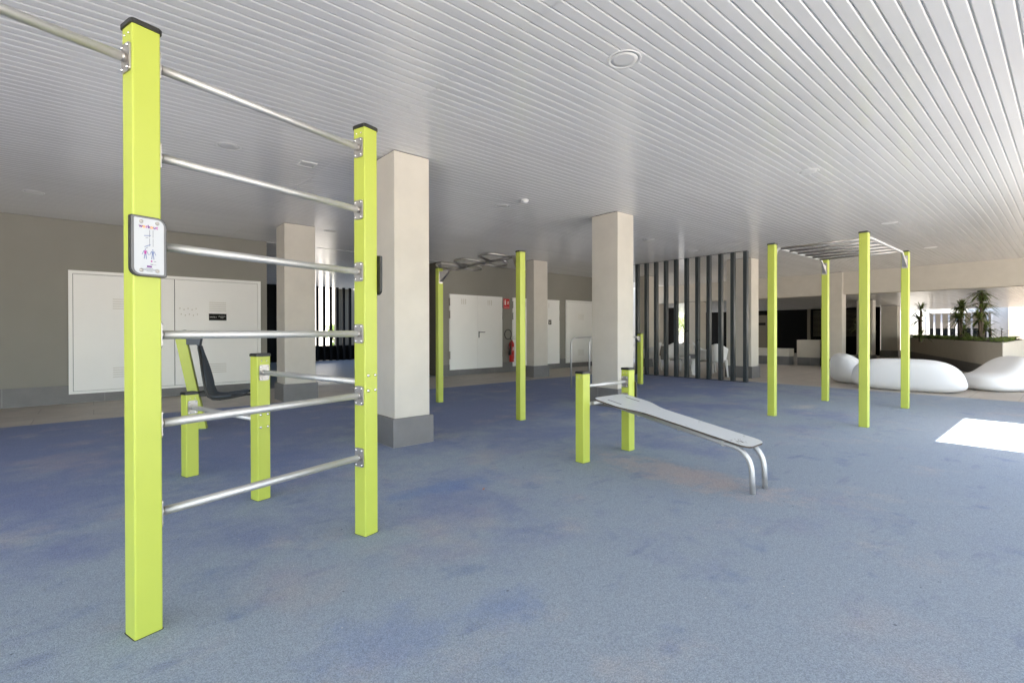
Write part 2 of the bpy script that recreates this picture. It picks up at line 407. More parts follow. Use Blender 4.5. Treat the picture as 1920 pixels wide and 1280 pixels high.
# ------------------------------------------------------------------ setting
def sheet(name, mat, x0, x1, y0, y1, z, kind='structure'):
    o = MB().add([(x0,y0,z),(x1,y0,z),(x1,y1,z),(x0,y1,z)], [(0,1,2,3)]).build(name, mat)
    return tag(o, kind=kind)
sheet('ground', 'paving', -80, 120, -80, 120, -.012)
sheet('tile_path', 'tile', -6, 33, -6.6, 10.72, -.006)
sheet('bounce_cut_paving', 'courtyard', 33, 60, -12, 32, -.008)  # darker ground sheet added to cut sun bounce onto the lower ceiling
sheet('passage_floor', 'passagefloor', 2.6, 14, 10.72, 20.4, -.005)
mb = MB(); mb.prism([(-6, -1.4), (11.392, -1.4), (11.392, 8.47), (-6, 8.47)], -.011, 0.)
tag(mb.build('rubber_floor', 'rubberfloor'), kind='structure')

# main ceiling: planks 85 mm apart with V-grooves, cut round a notch in the open edge
NOTCH = (5.93, 8.05, -.35)     # u0, u1, v: the gap the sun comes through
def planks(u0, u1, v0, v1, z, pitch=.0853, gap=.005, ch=.0036, seams=(), notch=None):
    mb = MB(); n = int(round((v1 - v0) / pitch)); pitch = (v1 - v0) / n
    cuts = [u0] + [s for s in seams if u0 < s < u1] + [u1]
    prof = lambda a, b: [(a, z + .016), (a, z + ch), (a + ch * 2.2, z), (b - ch * 2.2, z), (b, z + ch), (b, z + .016)]
    for i in range(n):
        a, b = v0 + i * pitch + gap / 2, v0 + (i + 1) * pitch - gap / 2
        spans = []
        for s0, s1 in zip(cuts, cuts[1:]):
            s0 += .0015; s1 -= .0015
            if notch and a < notch[2]:
                if s0 < notch[0]: spans.append((s0, min(s1, notch[0])))
                if s1 > notch[1]: spans.append((max(s0, notch[1]), s1))
            else: spans.append((s0, s1))
        P = prof(a, b); k = len(P)
        for s0, s1 in spans:
            if s1 - s0 < .02: continue
            vs = [(s0, y, zz) for y, zz in P] + [(s1, y, zz) for y, zz in P]
            mb.add(vs, [(j, j + 1, k + j + 1, k + j) for j in range(k - 1)])
    return mb
mb = planks(-6.4, 17.5, -6.69, 10.62, HC, seams=(-2.05, 1.95, 5.95, 9.95, 13.95), notch=NOTCH)
for a in ((2.66, 14.0, 10.70, 12.2), (2.66, 8.4, 12.22, 20.4)):
    p2 = planks(*a, HC, seams=(5.95, 9.95)); mb.add(p2.v, p2.f)
e = .03   # closing slab above the planks (also the shadow line in the grooves)
n0, n1, nv = NOTCH
mb.prism([(-6.4, -6.69), (n0, -6.69), (n0, nv), (n1, nv), (n1, -6.69), (17.9, -6.69), (17.9, 12.2), (8.4, 12.2), (8.4, 20.4), (-6.4, 20.4)], HC + .014, HC + .40, 1)
tag(mb.build('ceiling', ['ceiling', 'whitemetal']), kind='structure')
mb = planks(17.86, 33.5, -6.0, 16.5, LOW, seams=(22., 26., 30.))
mb.prism([(17.9, -6.0), (33.5, -6.0), (33.5, 16.5), (17.9, 16.5)], LOW + .014, LOW + .45, 1)
tag(mb.build('lower_ceiling', ['ceiling', 'facade']), kind='structure')

def wall(name, label, x0, x1, y0, y1, z0, z1, mat='greywall', skirt=None, cat='wall', extra=None):
    t = thing(name, label, cat, (x0, y0, 0), kind='thing')
    w = MB().box(0, x1 - x0, 0, y1 - y0, z0, z1)
    if extra: extra(w)
    w.build('render_face', mat, t)
    if skirt:
        s = MB()
        for (a, b, c, d) in skirt: s.box(a - x0, b - x0, c - y0, d - y0, -.02, .288)
        s.build('skirting', 'skirt', t)
    return t
VW = 10.67
wall('light_stop_wall', 'unseen grey wall added far to the left to hold back side light', -5.9, -5.65, 4.6, VW, 0, HC + .01, skirt=[(-5.65, -5.638, 4.6, VW)])  # out-of-view wall added to cut light from the open left end
wall('rear_wall', 'grey rendered wall holding the wide white cabinet door, left of the passage', -5.5, 2.66, VW, VW + .25, 0, HC + .01, skirt=[(-5.5, 2.66, VW - .012, VW)])
wall('rear_wall', 'grey rendered wall holding the fire extinguisher and white doors, right of the passage', 6.80, 14.9, VW, VW + .25, 0, HC + .01, skirt=[(6.80, 14.9, VW - .012, VW)])
wall('passage_wall', 'short brown wall turning the corner into the passage beside the loop bar post', 6.80, 7.05, VW + .25, 12.4, 0, HC + .01, mat='brownwall')
wall('passage_wall', 'long side wall of the passage behind the rear cabinet wall', 2.41, 2.66, VW + .25, 20.4, 0, HC + .01, mat='greywall')
wall('passage_wall', 'black end wall of the passage left of its slat screen', 2.66, 6.62, 19.9, 20.1, 0, HC + .01, mat='black')
wall('passage_wall', 'grey end wall of the passage right of its slat screen', 7.70, 14.0, 20.25, 20.4, 0, HC + .01, mat='brownwall')
wall('passage_wall', 'grey return wall far to the right inside the passage', 13.75, 14.0, 12.3, 20.2, 0, HC + .01, mat='cream')
wall('return_wall', 'cream wall end returning behind the slat screen beyond the doors', 14.65, 14.9, VW + .25, 16.2, 0, HC + .01, mat='cream')
wall('header_beam', 'long cream beam across the far end of the ceiling above the seating', 17.5, 17.85, -6.6, 13.5, LOW - .005, HC + .012, mat='cream', cat='beam')
wall('sill_wall', 'low wall with pale ledge under the opening to the greenery behind the screen', 17.55, 17.80, 9.75, 13.2, 0, .56, mat='brownwall')
MB().box(17.50, 17.86, 9.75, 13.2, .562, .61).build('ledge', 'cream', COL.objects[-3] if False else [o for o in COL.objects if o.name.startswith('sill_wall')][0]).matrix_parent_inverse = Matrix.Translation((-17.55, -9.75, 0))
wall('jamb_wall', 'cream wall strip left of the opening to the greenery behind the screen', 17.5, 17.85, 11.1, 13.5, .0, LOW - .006, mat='cream')

def column(label, x0, y0, w, d, h=HC, skirt=True, mat='cream', name='column'):
    t = thing(name, label, 'column', (x0, y0, 0), kind='thing', group='square columns under the building')
    MB().box(0, w, 0, d, -.01, h - .007, bev=.004).build('shaft', mat, t)
    MB().box(.008, w - .008, .008, d - .008, h - .007, h + .008).build('shadow_gap', 'gapline', t)
    if skirt: MB().box(-.03, w + .03, -.03, d + .03, -.02, .285, bev=.002).build('plinth', 'skirt', t)
    return t
column('cream column right behind the ladder, the largest in view', 2.272, 4.425, .40, .50)
column('cream column directly behind the sit-up bench', 5.979, 4.494, .40, .50)
column('cream column beside the wide cabinet door at the passage mouth', 2.40, 8.545, .50, .46)
column('slim cream column in front of the second white door, right of the extinguisher', 8.40, 8.895, .49, .27)
column('cream column at the open end of the dark slat screen', 12.24, 5.19, .42, .62)
column('cream column behind the slats nearest the bench column', 13.66, 9.03, .28, .44)
column('cream column behind the middle slats beside the greenery opening', 17.36, 9.30, .55, .42, LOW)
column('wide cream column carrying the long beam behind the overhead ladder', 17.36, 4.66, .40, .37, HC)
column('narrow cream column seen between the right overhead ladder posts', 21.45, 4.80, .40, .49, LOW)
column('distant shaded column where the planter ends', 27.05, 5.15, .55, .60, LOW)

# dark lobby beyond the beam
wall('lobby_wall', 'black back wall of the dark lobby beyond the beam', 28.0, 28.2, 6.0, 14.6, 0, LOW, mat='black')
wall('lobby_wall', 'dark side wall of the lobby behind the wide column', 19.2, 28.0, 5.86, 6.0, 0, LOW, mat='black') if False else None
t = thing('lobby_wall', 'slanted wall added unseen behind the wide column to darken the lobby', 'wall', (17.78, 4.97, 0), kind='thing')
MB().prism([(0, -.0), (10.2, 2.63), (10.2, 2.78), (0, .16)], 0, LOW - .001).build('render_face', 'brownwall', t)  # added to keep daylight out of the lobby, hidden in line with the column
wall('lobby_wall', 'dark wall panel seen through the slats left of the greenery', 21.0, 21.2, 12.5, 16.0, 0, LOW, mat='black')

# ------------------------------------------------------------------ slat screens
scr = thing('slat_screen', 'floor to ceiling screen of anthracite uprights beside the blue floor', 'screen', (11.11, 4.854, 0), kind='thing')
for k in range(14):
    y = k * .2877 * 1.0
    MB().box(0, .10, y - .042, y + .042, .012, HC - .004, bev=.003).build('slat', 'anthracite', scr)
MB().box(.02, .08, -.05, 13 * .2877 + .05, -.004, .012).build('bottom_rail', 'anthracite', scr)
MB().box(.02, .08, -.05, 13 * .2877 + .05, HC - .0045, HC + .006).build('top_rail', 'anthracite', scr)
scr2 = thing('slat_screen', 'dark slat screen at the bright far end of the passage', 'screen', (6.70, 19.6, 0), kind='thing')
for k in range(8):
    MB().box(k * .265, k * .265 + .09, 0, .10, .0, HC - .003, bev=.003).build('slat', 'black', scr2)
low = MB()
for k in range(7): low.box(-.05, 2.6, .22, .25, .06 + k * .075, .06 + k * .075 + .05)
low.box(-.05, 2.6, .27, .29, 0, .60)
low.build('louvre', 'black', scr2)

# ------------------------------------------------------------------ rear wall doors
def vent(parent, x0, x1, z0, z1, y, slots, vertical=False):
    mb = MB(); mb.box(x0, x1, y - .0035, y - .0005, z0, z1, 0)
    for i in range(slots):
        if vertical:
            xx = x0 + (x1 - x0) * (i + .5) / slots; mb.box(xx - .012, xx + .012, y - .0055, y - .0036, z0 + .006, z1 - .006, 1)
        else:
            zz = z0 + (z1 - z0) * (i + .5) / slots; mb.box(x0 + .006, x1 - .006, y - .0105, y - .0036, zz - .002, zz + .006, 0); mb.box(x0 + .006, x1 - .006, y - .0065, y - .0036, zz - .012, zz - .003, 1)
    return mb.build('vent', ['whitedoor', 'louvre'], parent)
def cabinet_door(name, label, x0, x1, z0=.145, z1=2.16, sign=True, mirror=False, marks=True):
    t = thing(name, label, 'door', (x0, VW, 0), kind='thing'); w = x1 - x0; fw = .052
    fr = MB(); y0, y1 = -.045, .0
    fr.box(0, fw, y0, y1, z0, z1, bev=.002); fr.box(w - fw, w, y0, y1, z0, z1, bev=.002)
    fr.box(fw, w - fw, y0, y1, z1 - fw, z1, bev=.002); fr.box(fw, w - fw, y0, y1, z0, z0 + fw * .8, bev=.002)
    fr.build('door_frame', 'whitedoor', t)
    MB().box(fw, w - fw, -.012, -.0, z0 + fw * .8, z1 - fw).build('shadow_gap', 'hole', t)
    g = .006; lz0, lz1 = z0 + fw * .8 + g, z1 - fw - g; mid = w * .5
    for a, b, k in ((fw + g, mid - .005, 0), (mid + .005, w - fw - g, 1)):
        lfm = MB().box(a, b, -.040, -.014, lz0, lz1, bev=.002)
        vx = (.55, .86) if k == 0 else (mid + .53, mid + .82)
        if k == 1 and marks:
            d = lfm
            for i in range(5):
                for j in range(2): d.lathe([(.011, 0), (.009, .0015)], 8, 1, frame((mid + .08 + i * .062 + j * .02, -.0402, 1.585 - j * .105 - (i % 2) * .02), (1,0,0), (0,0,1)))
        lf = lfm.build('door_leaf', ['whitedoor', 'louvre'], t)
        vent(lf, vx[0], vx[1], 1.54, 1.735, -.040, 5); vent(lf, vx[0], vx[1], .385, .575, -.040, 5)
        if k == 1 and sign:
            s = MB().box(vx[0], vx[1], -.0445, -.0405, 1.372, 1.498, 0)
            TT = lambda x, z: frame((x, -.0449, z), (1,0,0), (0,0,1))
            text_mesh(s, 'PORTAL 2', .026, TT(vx[0] + .070, 1.432), 1)
            text_mesh(s, 'CONTADORES', .018, TT(vx[0] + .213, 1.446), 1); text_mesh(s, 'AGUA', .018, TT(vx[0] + .215, 1.422), 1)
            s.build('sign', ['signblack', 'signwhite'], lf)
    return t
cabinet_door('cabinet_door', 'wide white double cabinet door with louvres and black sign, left of the passage', -.305, 2.537)
cabinet_door('cabinet_door', 'white louvred cabinet door half hidden behind the bench column', 11.462, 14.30, sign=False, marks=False)

def service_door(label, x0, x1, z0=.15, z1=2.135, sign=None, handle=True):
    t = thing('service_door', label, 'door', (x0, VW, 0), kind='thing'); w = x1 - x0
    MB().box(0, w, -.006, 0, z0 - .001, z1 + .001).build('door_frame', 'whitedoor', t)
    for a, b, k in ((.006, w / 2 - .0015, 0), (w / 2 + .0015, w - .006, 1)):
        lf = MB().box(a, b, -.034, -.008, z0, z1, bev=.002).build('door_leaf', 'whitedoor', t)
        vx = a + (.37 if k == 0 else .36)
        sl = MB()
        for i in range(3): sl.box(vx + i * .062, vx + i * .062 + .018, -.0352, -.0342, 1.885, 2.025)
        sl.build('vent', 'louvre', lf)
        hx = -.004 if k == 0 else w + .004
        for hz in (1.83, 1.50, .44):
            MB().lathe([(.016, 0), (.016, .20)], 10, 0, Matrix.Translation((hx, -.040, hz - .0))).build('hinge', 'hinge', lf)
    if handle:
        h = MB(); hx = w / 2 + .055
        h.box(hx - .016, hx + .016, -.042, -.0342, .985, 1.16, 0, bev=.004)
        h.tube([(hx, -.04, 1.135), (hx, -.085, 1.135), (hx + .03, -.092, 1.137), (hx + .165, -.092, 1.14)], .009, 10, 0)
        h.lathe([(.013, 0), (.013, .004)], 12, 1, frame((hx, -.042, .99), (1,0,0), (0,0,1)))
        h.build('handle', ['rubber', 'steel'], t)
    if sign:
        s = MB().box(sign[0] - x0, sign[1] - x0, -.0385, -.0345, sign[2], sign[3], 0)
        s.box(sign[0] - x0 + .01, sign[1] - x0 - .01, -.0395, -.0386, sign[2] + .085, sign[2] + .10, 1)
        s.prism([(0, .0), (.03, .03), (.06, .0), (.03, -.012)], 0, .001, 1, T=frame((sign[0] - x0 + .03, -.0387, sign[2] + .04), (1,0,0), (0,0,1)))
        s.build('sign', ['signblack', 'signwhite'], t)
    return t
service_door('white double service door with black lever handle, left of the fire extinguisher', 7.033, 8.823)
service_door('white double service door behind the slim column, right of the fire extinguisher', 9.207, 11.168, sign=(10.66, 10.79, 1.372, 1.512), handle=False)

# fire extinguisher and its sign
t = thing('fire_sign', 'red fire extinguisher sign on the grey wall between the white doors', 'sign', (8.995, VW, 1.95), kind='thing')
s = MB().box(-.108, .108, -.006, -.0005, -.14, .14, 0)
T = lambda x, z, d=-.0064: frame((x, d, z), (1,0,0), (0,0,1))
s.prism(rrect(.05, .12, .012), 0, .0006, 1, T=T(-.05, .025)); s.prism(rrect(.026, .03, .006), 0, .0006, 1, T=T(-.05, .103))
s.prism([(0,0),(.02,.02),(.012,.04),(.03,.062),(.022,.092),(.002,.11),(-.012,.085),(-.002,.06),(-.02,.036)], 0, .0006, 1, T=T(.05, -.025))
s.box(.002, .0035, -.0066, -.0062, -.07, .13, 1)
text_mesh(s, 'EXTINTOR', .036, T(0, -.105), 1)
s.build('sign_plate', ['signred', 'signwhite'], t)
t = thing('fire_extinguisher', 'red fire extinguisher with black hose hung on the grey wall', 'extinguisher', (9.095, VW - .115, .285), kind='thing')
MB().lathe([(.001, .0), (.066, .004), (.07, .02), (.07, .50), (.066, .535), (.05, .57), (.028, .60), (.022, .625)], 24).build('cylinder', 'red', t)
for z0, z1, a0, a1, mi in ((.33, .43, -105, -80, 1), (.045, .085, -75, -50, 1)):
    n = 8; vs = []; lb = MB()
    for i in range(n + 1):
        a = R(a0 + (a1 - a0) * i / n); vs += [(.0712 * math.cos(a), .0712 * math.sin(a), z0), (.0712 * math.cos(a), .0712 * math.sin(a), z1)]
    lb.add(vs, [(2*i, 2*i+2, 2*i+3, 2*i+1) for i in range(n)], 0, True)
    lb.build('sticker', 'signwhite', t)
vv = MB(); vv.lathe([(.022, .625), (.022, .67), (.01, .69)], 12); vv.box(-.01, .085, -.01, .01, .675, .69, 0, T=Matrix.Rotation(R(-18), 4, 'Y') @ Matrix.Translation((-.19, 0, -.0))) if False else None
vv.tube([(0,0,.655), (.05,-.01,.70), (.10,-.015,.735)], .008, 8); vv.tube([(0,0,.645), (.06,-.012,.665), (.11,-.02,.655)], .008, 8)
vv.build('valve', 'steel', t)
ho = MB(); pts = [(-.015, -.01, .655)]
for i in range(25):
    a = R(-60 - i * 14.5); pts.append((-.155 + .125 * math.cos(a) , -.02, .79 + .135 * math.sin(a)))
pts = [(-.012, -.01, .655), (-.04, -.015, .655)] + pts[1:] + [(-.05, -.045, .62), (-.075, -.05, .52)]
ho.tube(pts, .011, 8); ho.tube([(-.07, -.05, .54), (-.09, -.05, .40), (-.115, -.05, .20)], .03, 12, taper=[.5, .9, 1.5])
ho.build('hose', 'rubber', t)
MB().box(-.05, .05, .068, .1145, .40, .46).build('bracket', 'steel', t)

# ------------------------------------------------------------------ ceiling fittings
def downlight(label, x, y):
    t = thing('downlight', label, 'ceiling light', (x, y, HC), group='round lights in the plank ceiling', kind='thing')
    MB().lathe([(.113, .004), (.113, -.0015), (.108, -.003), (.090, -.0028), (.090, .003)], 32).build('trim_ring', 'whitemetal', t)
    MB().lathe([(.0899, .002), (.0899, -.0024), (.06, -.0026), (.001, -.0026)], 32).build('diffuser', 'lens', t)
for lab, x, y in (('round ceiling light nearest the camera, above the bench side', 2.69, 1.969), ('round ceiling light seen through the ladder rungs at the upper left', 1.005, 5.397),
    ('round ceiling light beside the smoke detector', 4.476, 5.396), ('round ceiling light in front of the overhead ladder', 6.165, 1.987),
    ('round ceiling light just right of the tall overhead ladder post top', 10.126, 2.035), ('round ceiling light at the far left above the cabinet wall', -.582, 8.796),
    ('round ceiling light above the slats nearest the bench column', 8.312, 5.491), ('round ceiling light above the loop bar, near the rear doors', 7.243, 10.051),
    ('farthest round ceiling light, near the long beam', 13.784, 2.05), ('round ceiling light above the middle of the slat screen', 10.227, 5.608),
    ('round ceiling light just right of the passage column top', 3.237, 8.736)):
    downlight(lab, x, y)
t = thing('smoke_detector', 'small white dome smoke detector on the plank ceiling', 'detector', (4.512, 4.955, HC), kind='thing')
MB().lathe([(.052, .002), (.052, -.014), (.046, -.03), (.030, -.044), (.001, -.047)], 24).build('dome', 'whitemetal', t)
t = thing('access_hatch', 'small square access hatch in the ceiling behind the ladder', 'hatch', (1.76, 5.427, HC), kind='thing')
MB().box(-.07, .07, -.07, .07, -.004, .003).build('hatch_panel', 'whitemetal', t)
hf = MB()
for a, b, c, d in ((-.082, -.073, -.082, .082), (.073, .082, -.082, .082), (-.073, .073, -.082, -.073), (-.073, .073, .073, .082)): hf.box(a, b, c, d, -.008, .003)
hf.build('hatch_rim', 'whitemetal', t)

t = tag(MB().add([(-.022, 0, .002), (0, -.009, .006), (.024, 0, .003), (0, .009, .006), (0, 0, .001)], [(0, 1, 4), (1, 2, 4), (2, 3, 4), (3, 0, 4)]).build('fallen_leaf', 'dryleaf'), 'small dry orange leaf lying on the blue floor in front of the bench', 'leaf')
t.location = (2.155, 2.817, 0); t.rotation_euler = (0, 0, .6)

# ------------------------------------------------------------------ ladder and push-up bars (one bolted unit)
TH = R(16.68)
wf = thing('workout_ladder', 'tall lime post ladder with steel rungs and two stepped push-up bars behind it', 'exercise frame', (.1442, 2.341, 0), TH, kind='thing')
LS = 1.084
for x in (-1.9, 0, LS): make_post(wf, x, 0, 2.318, ('-x',))
for k in range(6):
    z = .442 + .3488 * k
    bar(wf, 'rung', (0, 0, z), (LS, 0, z), '+x', '-x')
bar(wf, 'pull_up_bar', (-1.9, 0, 2.178), (0, 0, 2.178), '+x', '-x')
make_post(wf, LS, 1.075, 1.003, ('-y',)); make_post(wf, LS, 2.081, .672, ('-y',))
bar(wf, 'push_up_bar', (LS, 0, .862), (LS, 1.075, .872), '+y', '-y', through=True)
bar(wf, 'push_up_bar', (LS, 1.075, .542), (LS, 2.081, .552), '+y', '-y', through=True)
info_panel(wf, face_T(-.003, 0, 1.472, '-y'))
info_panel(wf, face_T(LS, -.007, 1.475, '+x'), printed=False)

# ------------------------------------------------------------------ overhead loop bar
hb = thing('loop_bar', 'overhead bar with steel loops between two lime posts by the rear wall', 'climbing bar', (4.231, 4.731, 0), R(-1.8), kind='thing')
HY = 2.07; HZ = 2.205
make_post(hb, 0, 0, HZ, ()); make_post(hb, 0, HY, HZ, ())
bz = 2.150
MB().tube([(.06, .30, bz), (.09, .62, bz + .012), (.12, HY * .5, bz + .02), (.12, HY - .62, bz + .012), (.12, HY - .32, bz)], .02, 14).build('beam', 'bronze', hb)
def bend(pts, k=6):
    """round the corners of a polyline with quadratic arcs"""
    P = [Vector(p) for p in pts]; out = [P[0]]
    for i in range(1, len(P) - 1):
        a = P[i] + (P[i-1] - P[i]) * .35; c = P[i] + (P[i+1] - P[i]) * .35
        for j in range(k + 1):
            t = j / k; out.append(a * (1-t)**2 + P[i] * 2 * t * (1-t) + c * t * t)
    out.append(P[-1]); return out
def wedge(mb, a, b):
    mb.add(a + b, [(0,1,2,3), (7,6,5,4), (0,4,5,1), (1,5,6,2), (2,6,7,3), (3,7,4,0)])
for sgn, y0, y1 in ((-1, .27, .78), (1, .52, 1.03), (-1, .90, 1.42), (1, 1.17, 1.62), (-1, 1.50, 1.93)):
    xs = .10; w = .33 if sgn < 0 else .20
    MB().tube(bend([(xs, y0, bz + .01), (xs + sgn * w, y0 + .10, bz + .01 - sgn * .04), (xs + sgn * w, y1 - .12, bz + .01 - sgn * .04), (xs, y1, bz + .01)]), .0175, 12).build('loop', 'bronze', hb)
for sd, y, d in (('+y', 0, 1), ('-y', HY, -1)):
    mb = MB(); TT = face_T(0, y, HZ - .17, sd); flange(mb, TT, .075, .20)
    yb = y + d * W / 2; ye = .30 if d > 0 else HY - .32; xe = .06 if d > 0 else .12
    mb.tube(bend([(0, yb + d * .005, HZ - .14), (xe * .6, yb + d * .14, HZ - .04), (xe, ye, bz)]), .021, 12)
    wedge(mb, [(-.03, yb, HZ - .25), (.03, yb, HZ - .25), (.03, yb, HZ - .09), (-.03, yb, HZ - .09)], [(xe * .6 - .012, yb + d * .15, HZ - .075), (xe * .6 + .012, yb + d * .15, HZ - .075), (xe * .6 + .012, yb + d * .15, HZ - .04), (xe * .6 - .012, yb + d * .15, HZ - .04)])
    mb.build('bracket', ['bronze', 'bolt'], hb)

# ------------------------------------------------------------------ overhead ladder
ml = thing('overhead_ladder', 'overhead ladder of steel bars on four tall lime posts', 'climbing frame', (7.028, 1.656, 0), kind='thing')
MX, MY, MZ = 2.165, 1.046, 2.345
for x in (0, MX):
    for y in (0, MY): make_post(ml, x, y, MZ, ())
rz = 2.306
for y in (0, MY):
    MB().tube([(.13, y, rz - .065), (.205, y, rz - .012), (.225, y, rz), (MX - .225, y, rz), (MX - .205, y, rz - .012), (MX - .13, y, rz - .065)], .016, 12).build('rail', 'steel', ml)
    for x, sd, d in ((0, '+x', 1), (MX, '-x', -1)):
        mb = MB(); flange(mb, face_T(x, y, rz - .13, sd), .075, .19)
        xb = x + d * W / 2
        mb.tube([(xb + d * .004, y, rz - .11), (x + d * .14, y, rz - .052)], .019, 12)
        wedge(mb, [(xb, y - .028, rz - .21), (xb, y + .028, rz - .21), (xb, y + .028, rz - .09), (xb, y - .028, rz - .09)], [(xb + d * .10, y - .012, rz - .085), (xb + d * .10, y + .012, rz - .085), (xb + d * .10, y + .012, rz - .052), (xb + d * .10, y - .012, rz - .052)])
        mb.build('bracket', ['darksteel', 'bolt'], ml)
for k in range(6):
    x = .272 + k * .315
    MB().tube([(x, .0, rz), (x, MY, rz)], .0165, 12).build('rung', 'bronze', ml)

# ------------------------------------------------------------------ sit-up bench
bn = thing('sit_up_bench', 'sloping grey sit-up bench between two short lime posts', 'exercise bench', (3.279, 2.844, 0), kind='thing')
BX, BH = .666, .799
make_post(bn, 0, 0, BH, ('-x',)); make_post(bn, BX, 0, BH, ('-x',))
bar(bn, 'crossbar', (0, 0, .666), (BX, 0, .666), '+x', '-x', .016)
bar(bn, 'support_bar', (0, 0, .505), (BX, 0, .505), '+x', '-x', .016)
info_panel(bn, face_T(BX, -.008, .575, '+x'), .11, .17, printed=False)
# board in its own tilted plane: x across, y down the slope
zt, zb, yt, yb = .552, .330, .0, -1.345
ydir = Vector((0, yb - yt, zb - zt)).normalized()
BT = frame((BX / 2 + .03, yt, zt), (0 + -1, 0, 0), tuple(ydir))      # third axis = up out of the board
Lb = math.hypot(yb - yt, zb - zt)
def half(y):
    if y < .26: return .238
    if y > .52: return .150 - .004 * (y - .52)
    t = (y - .26) / .26; t = t * t * (3 - 2 * t); return .238 * (1 - t) + .150 * t
outl = []
rc = .075
for k in range(7): a = R(90 * k / 6); outl.append((half(0) - rc + rc * math.sin(a), rc - rc * math.cos(a)))
for k in range(1, 20): y = rc + (Lb - 2 * rc) * k / 20; outl.append((half(y), y))
for k in range(7): a = R(90 * k / 6); outl.append((half(Lb) - rc + rc * math.cos(a), Lb - rc + rc * math.sin(a)))
poly = outl + [(-x, y) for x, y in outl[::-1]]
s = MB()
upz = (BT.to_3x3() @ Vector((0, 0, 1))).z
sg = 1 if upz > 0 else -1
s.prism(poly, -.013 * sg if sg > 0 else 0, 0 if sg > 0 else .013, 0, 1, T=BT)
s.build('board', ['hpl', 'hpledge'], bn)
dt = MB()
for sx in (-1, 1): dt.box(sx * .135 - .006, sx * .135 + .006, .10, .25, .0004 * sg, .0010 * sg, 0, T=BT)
for sx in (-1, 1):
    for y in (.48, .85, 1.22): dt.lathe([(.006, .0004 * sg), (.004, .0012 * sg)], 8, 1, BT @ Matrix.Translation((sx * .10, y, 0)))
random.seed(3)
for k in range(30):
    x, y = .06 + random.gauss(0, .028), Lb - .10 + random.gauss(0, .022); l = random.uniform(.004, .014)
    dt.box(-l, l, -.0012, .0012, .0004 * sg, .0007 * sg, 2, T=BT @ Matrix.Translation((x, y, 0)) @ Matrix.Rotation(random.uniform(-.7, .7), 4, 'Z'))
dt.build('slot_and_screw', ['hole', 'bolt', 'hpledge'], [o for o in COL.objects if o.name.startswith('board')][0])
for sx in (-1, 1):
    ox = BX / 2 + .022 + sx * .104
    q = lambda d, off: Vector((ox, yt, zt)) + ydir * d + Vector((0, ydir.z, -ydir.y)).normalized() * 0 + Vector((0, 0, -off))
    a = q(.05, .036); b = q(1.20, .036); c = q(1.46, .040)
    base = Vector((ox, -1.356 - .004, -.03))
    mid = Vector((ox, c.y + .03, c.z - .06))
    pts = [a, b]
    P1 = Vector((ox, -1.335, b.z - .012)); Pend = Vector((ox, -1.352, b.z - .16))
    for j in range(1, 11):
        t = j / 10; pts.append(b * (1-t)**2 + P1 * 2 * t * (1-t) + Pend * t * t)
    pts.append(base)
    MB().tube(pts, .0185, 14).build('rail', 'steel', bn)
    cl = MB()
    for d in (.42, .80, 1.16): cl.box(-.016, .016, -.014, .014, -.026, .020, 0, bev=.008, T=Matrix.Translation(q(d, .034)), seg=2)
    cl.build('clamp', 'steel', [o for o in COL.objects if o.name.startswith('rail')][-1])
mt = MB(); mt.tube([(.08, -.05, .515), (BX - .08, -.05, .515)], .017, 12); mt.build('mounting_tube', 'steel', bn)

# ------------------------------------------------------------------ parallel bars
pb = thing('parallel_bars', 'pair of slender bent steel bars running to lime posts behind the bench column', 'exercise bars', (7.394, 6.24, 0), kind='thing')
for y in (0, .48):
    make_post(pb, 1.715, y, 1.117, ())
    pts = [(0, y, -.03), (0, y, .90)] + [(.13 - .13 * math.cos(R(a)), y, .90 + .13 * math.sin(R(a))) for a in range(15, 91, 15)] + [(1.66, y, 1.03)]
    MB().tube(pts, .0175, 14).build('bar', 'steel', pb)
    mb = MB(); flange(mb, face_T(1.715, y, .985, '-x'), .07, .14)
    prof = [(1.669, .92), (1.655, .95)] + [(1.655 - .09 * math.sin(R(a)), 1.02 - .07 * math.cos(R(a))) for a in range(20, 91, 14)] + [(1.56, 1.045), (1.669, 1.045)]
    n = len(prof); vs = [(x, y - .018, z) for x, z in prof] + [(x, y + .018, z) for x, z in prof]
    mb.add(vs, [tuple(range(n)), tuple(range(n, 2*n))[::-1]] + [(i, (i+1) % n, n + (i+1) % n, n + i) for i in range(n)])
    mb.build('bracket', ['darksteel', 'bolt'], pb)

# ------------------------------------------------------------------ seated press machine
sm = thing('seat_machine', 'leaning lime post machine with dark slate moulded seat by the cabinet door', 'exercise machine', (.985, 6.83, 0), R(-20), kind='thing')
mb = MB()
lean = Vector((-.222, 0, 1.165)).normalized()
LT = frame((0, 0, 0), (lean.z, 0, -lean.x), (0, 1, 0)); LT = frame((0, 0, -.02), Vector((lean.z, 0, -lean.x)), Vector((0, 1, 0)))
mb.prism(rrect(.108, .09, .007, 3), 0, 1.185, 0, T=LT)
for z in (.95, .80): bolt(mb, LT @ frame((-.054, 0, z), (0, 1, 0), (0, 0, 1)), 0, 0, 1, .8)
mb.build('post', ['lime', 'bolt'], sm)
MB().prism(rrect(.122, .104, .014, 4), 1.186, 1.206, 0, T=LT).build('cap', 'cap', sm)
MB().box(-.09, -.02, -.03, .03, .0, .14, bev=.004, T=Matrix.Translation((-.07 + .055, 0, .38))).build('lower_cover', 'lime', sm) if False else None
ar = MB(); ar.tube([(-.20, 0, 1.10), (-.14, 0, 1.075), (-.06, 0, 1.06)], .03, 10); ar.box(-.15, -.02, -.055, .055, 1.0, 1.09, bev=.006)
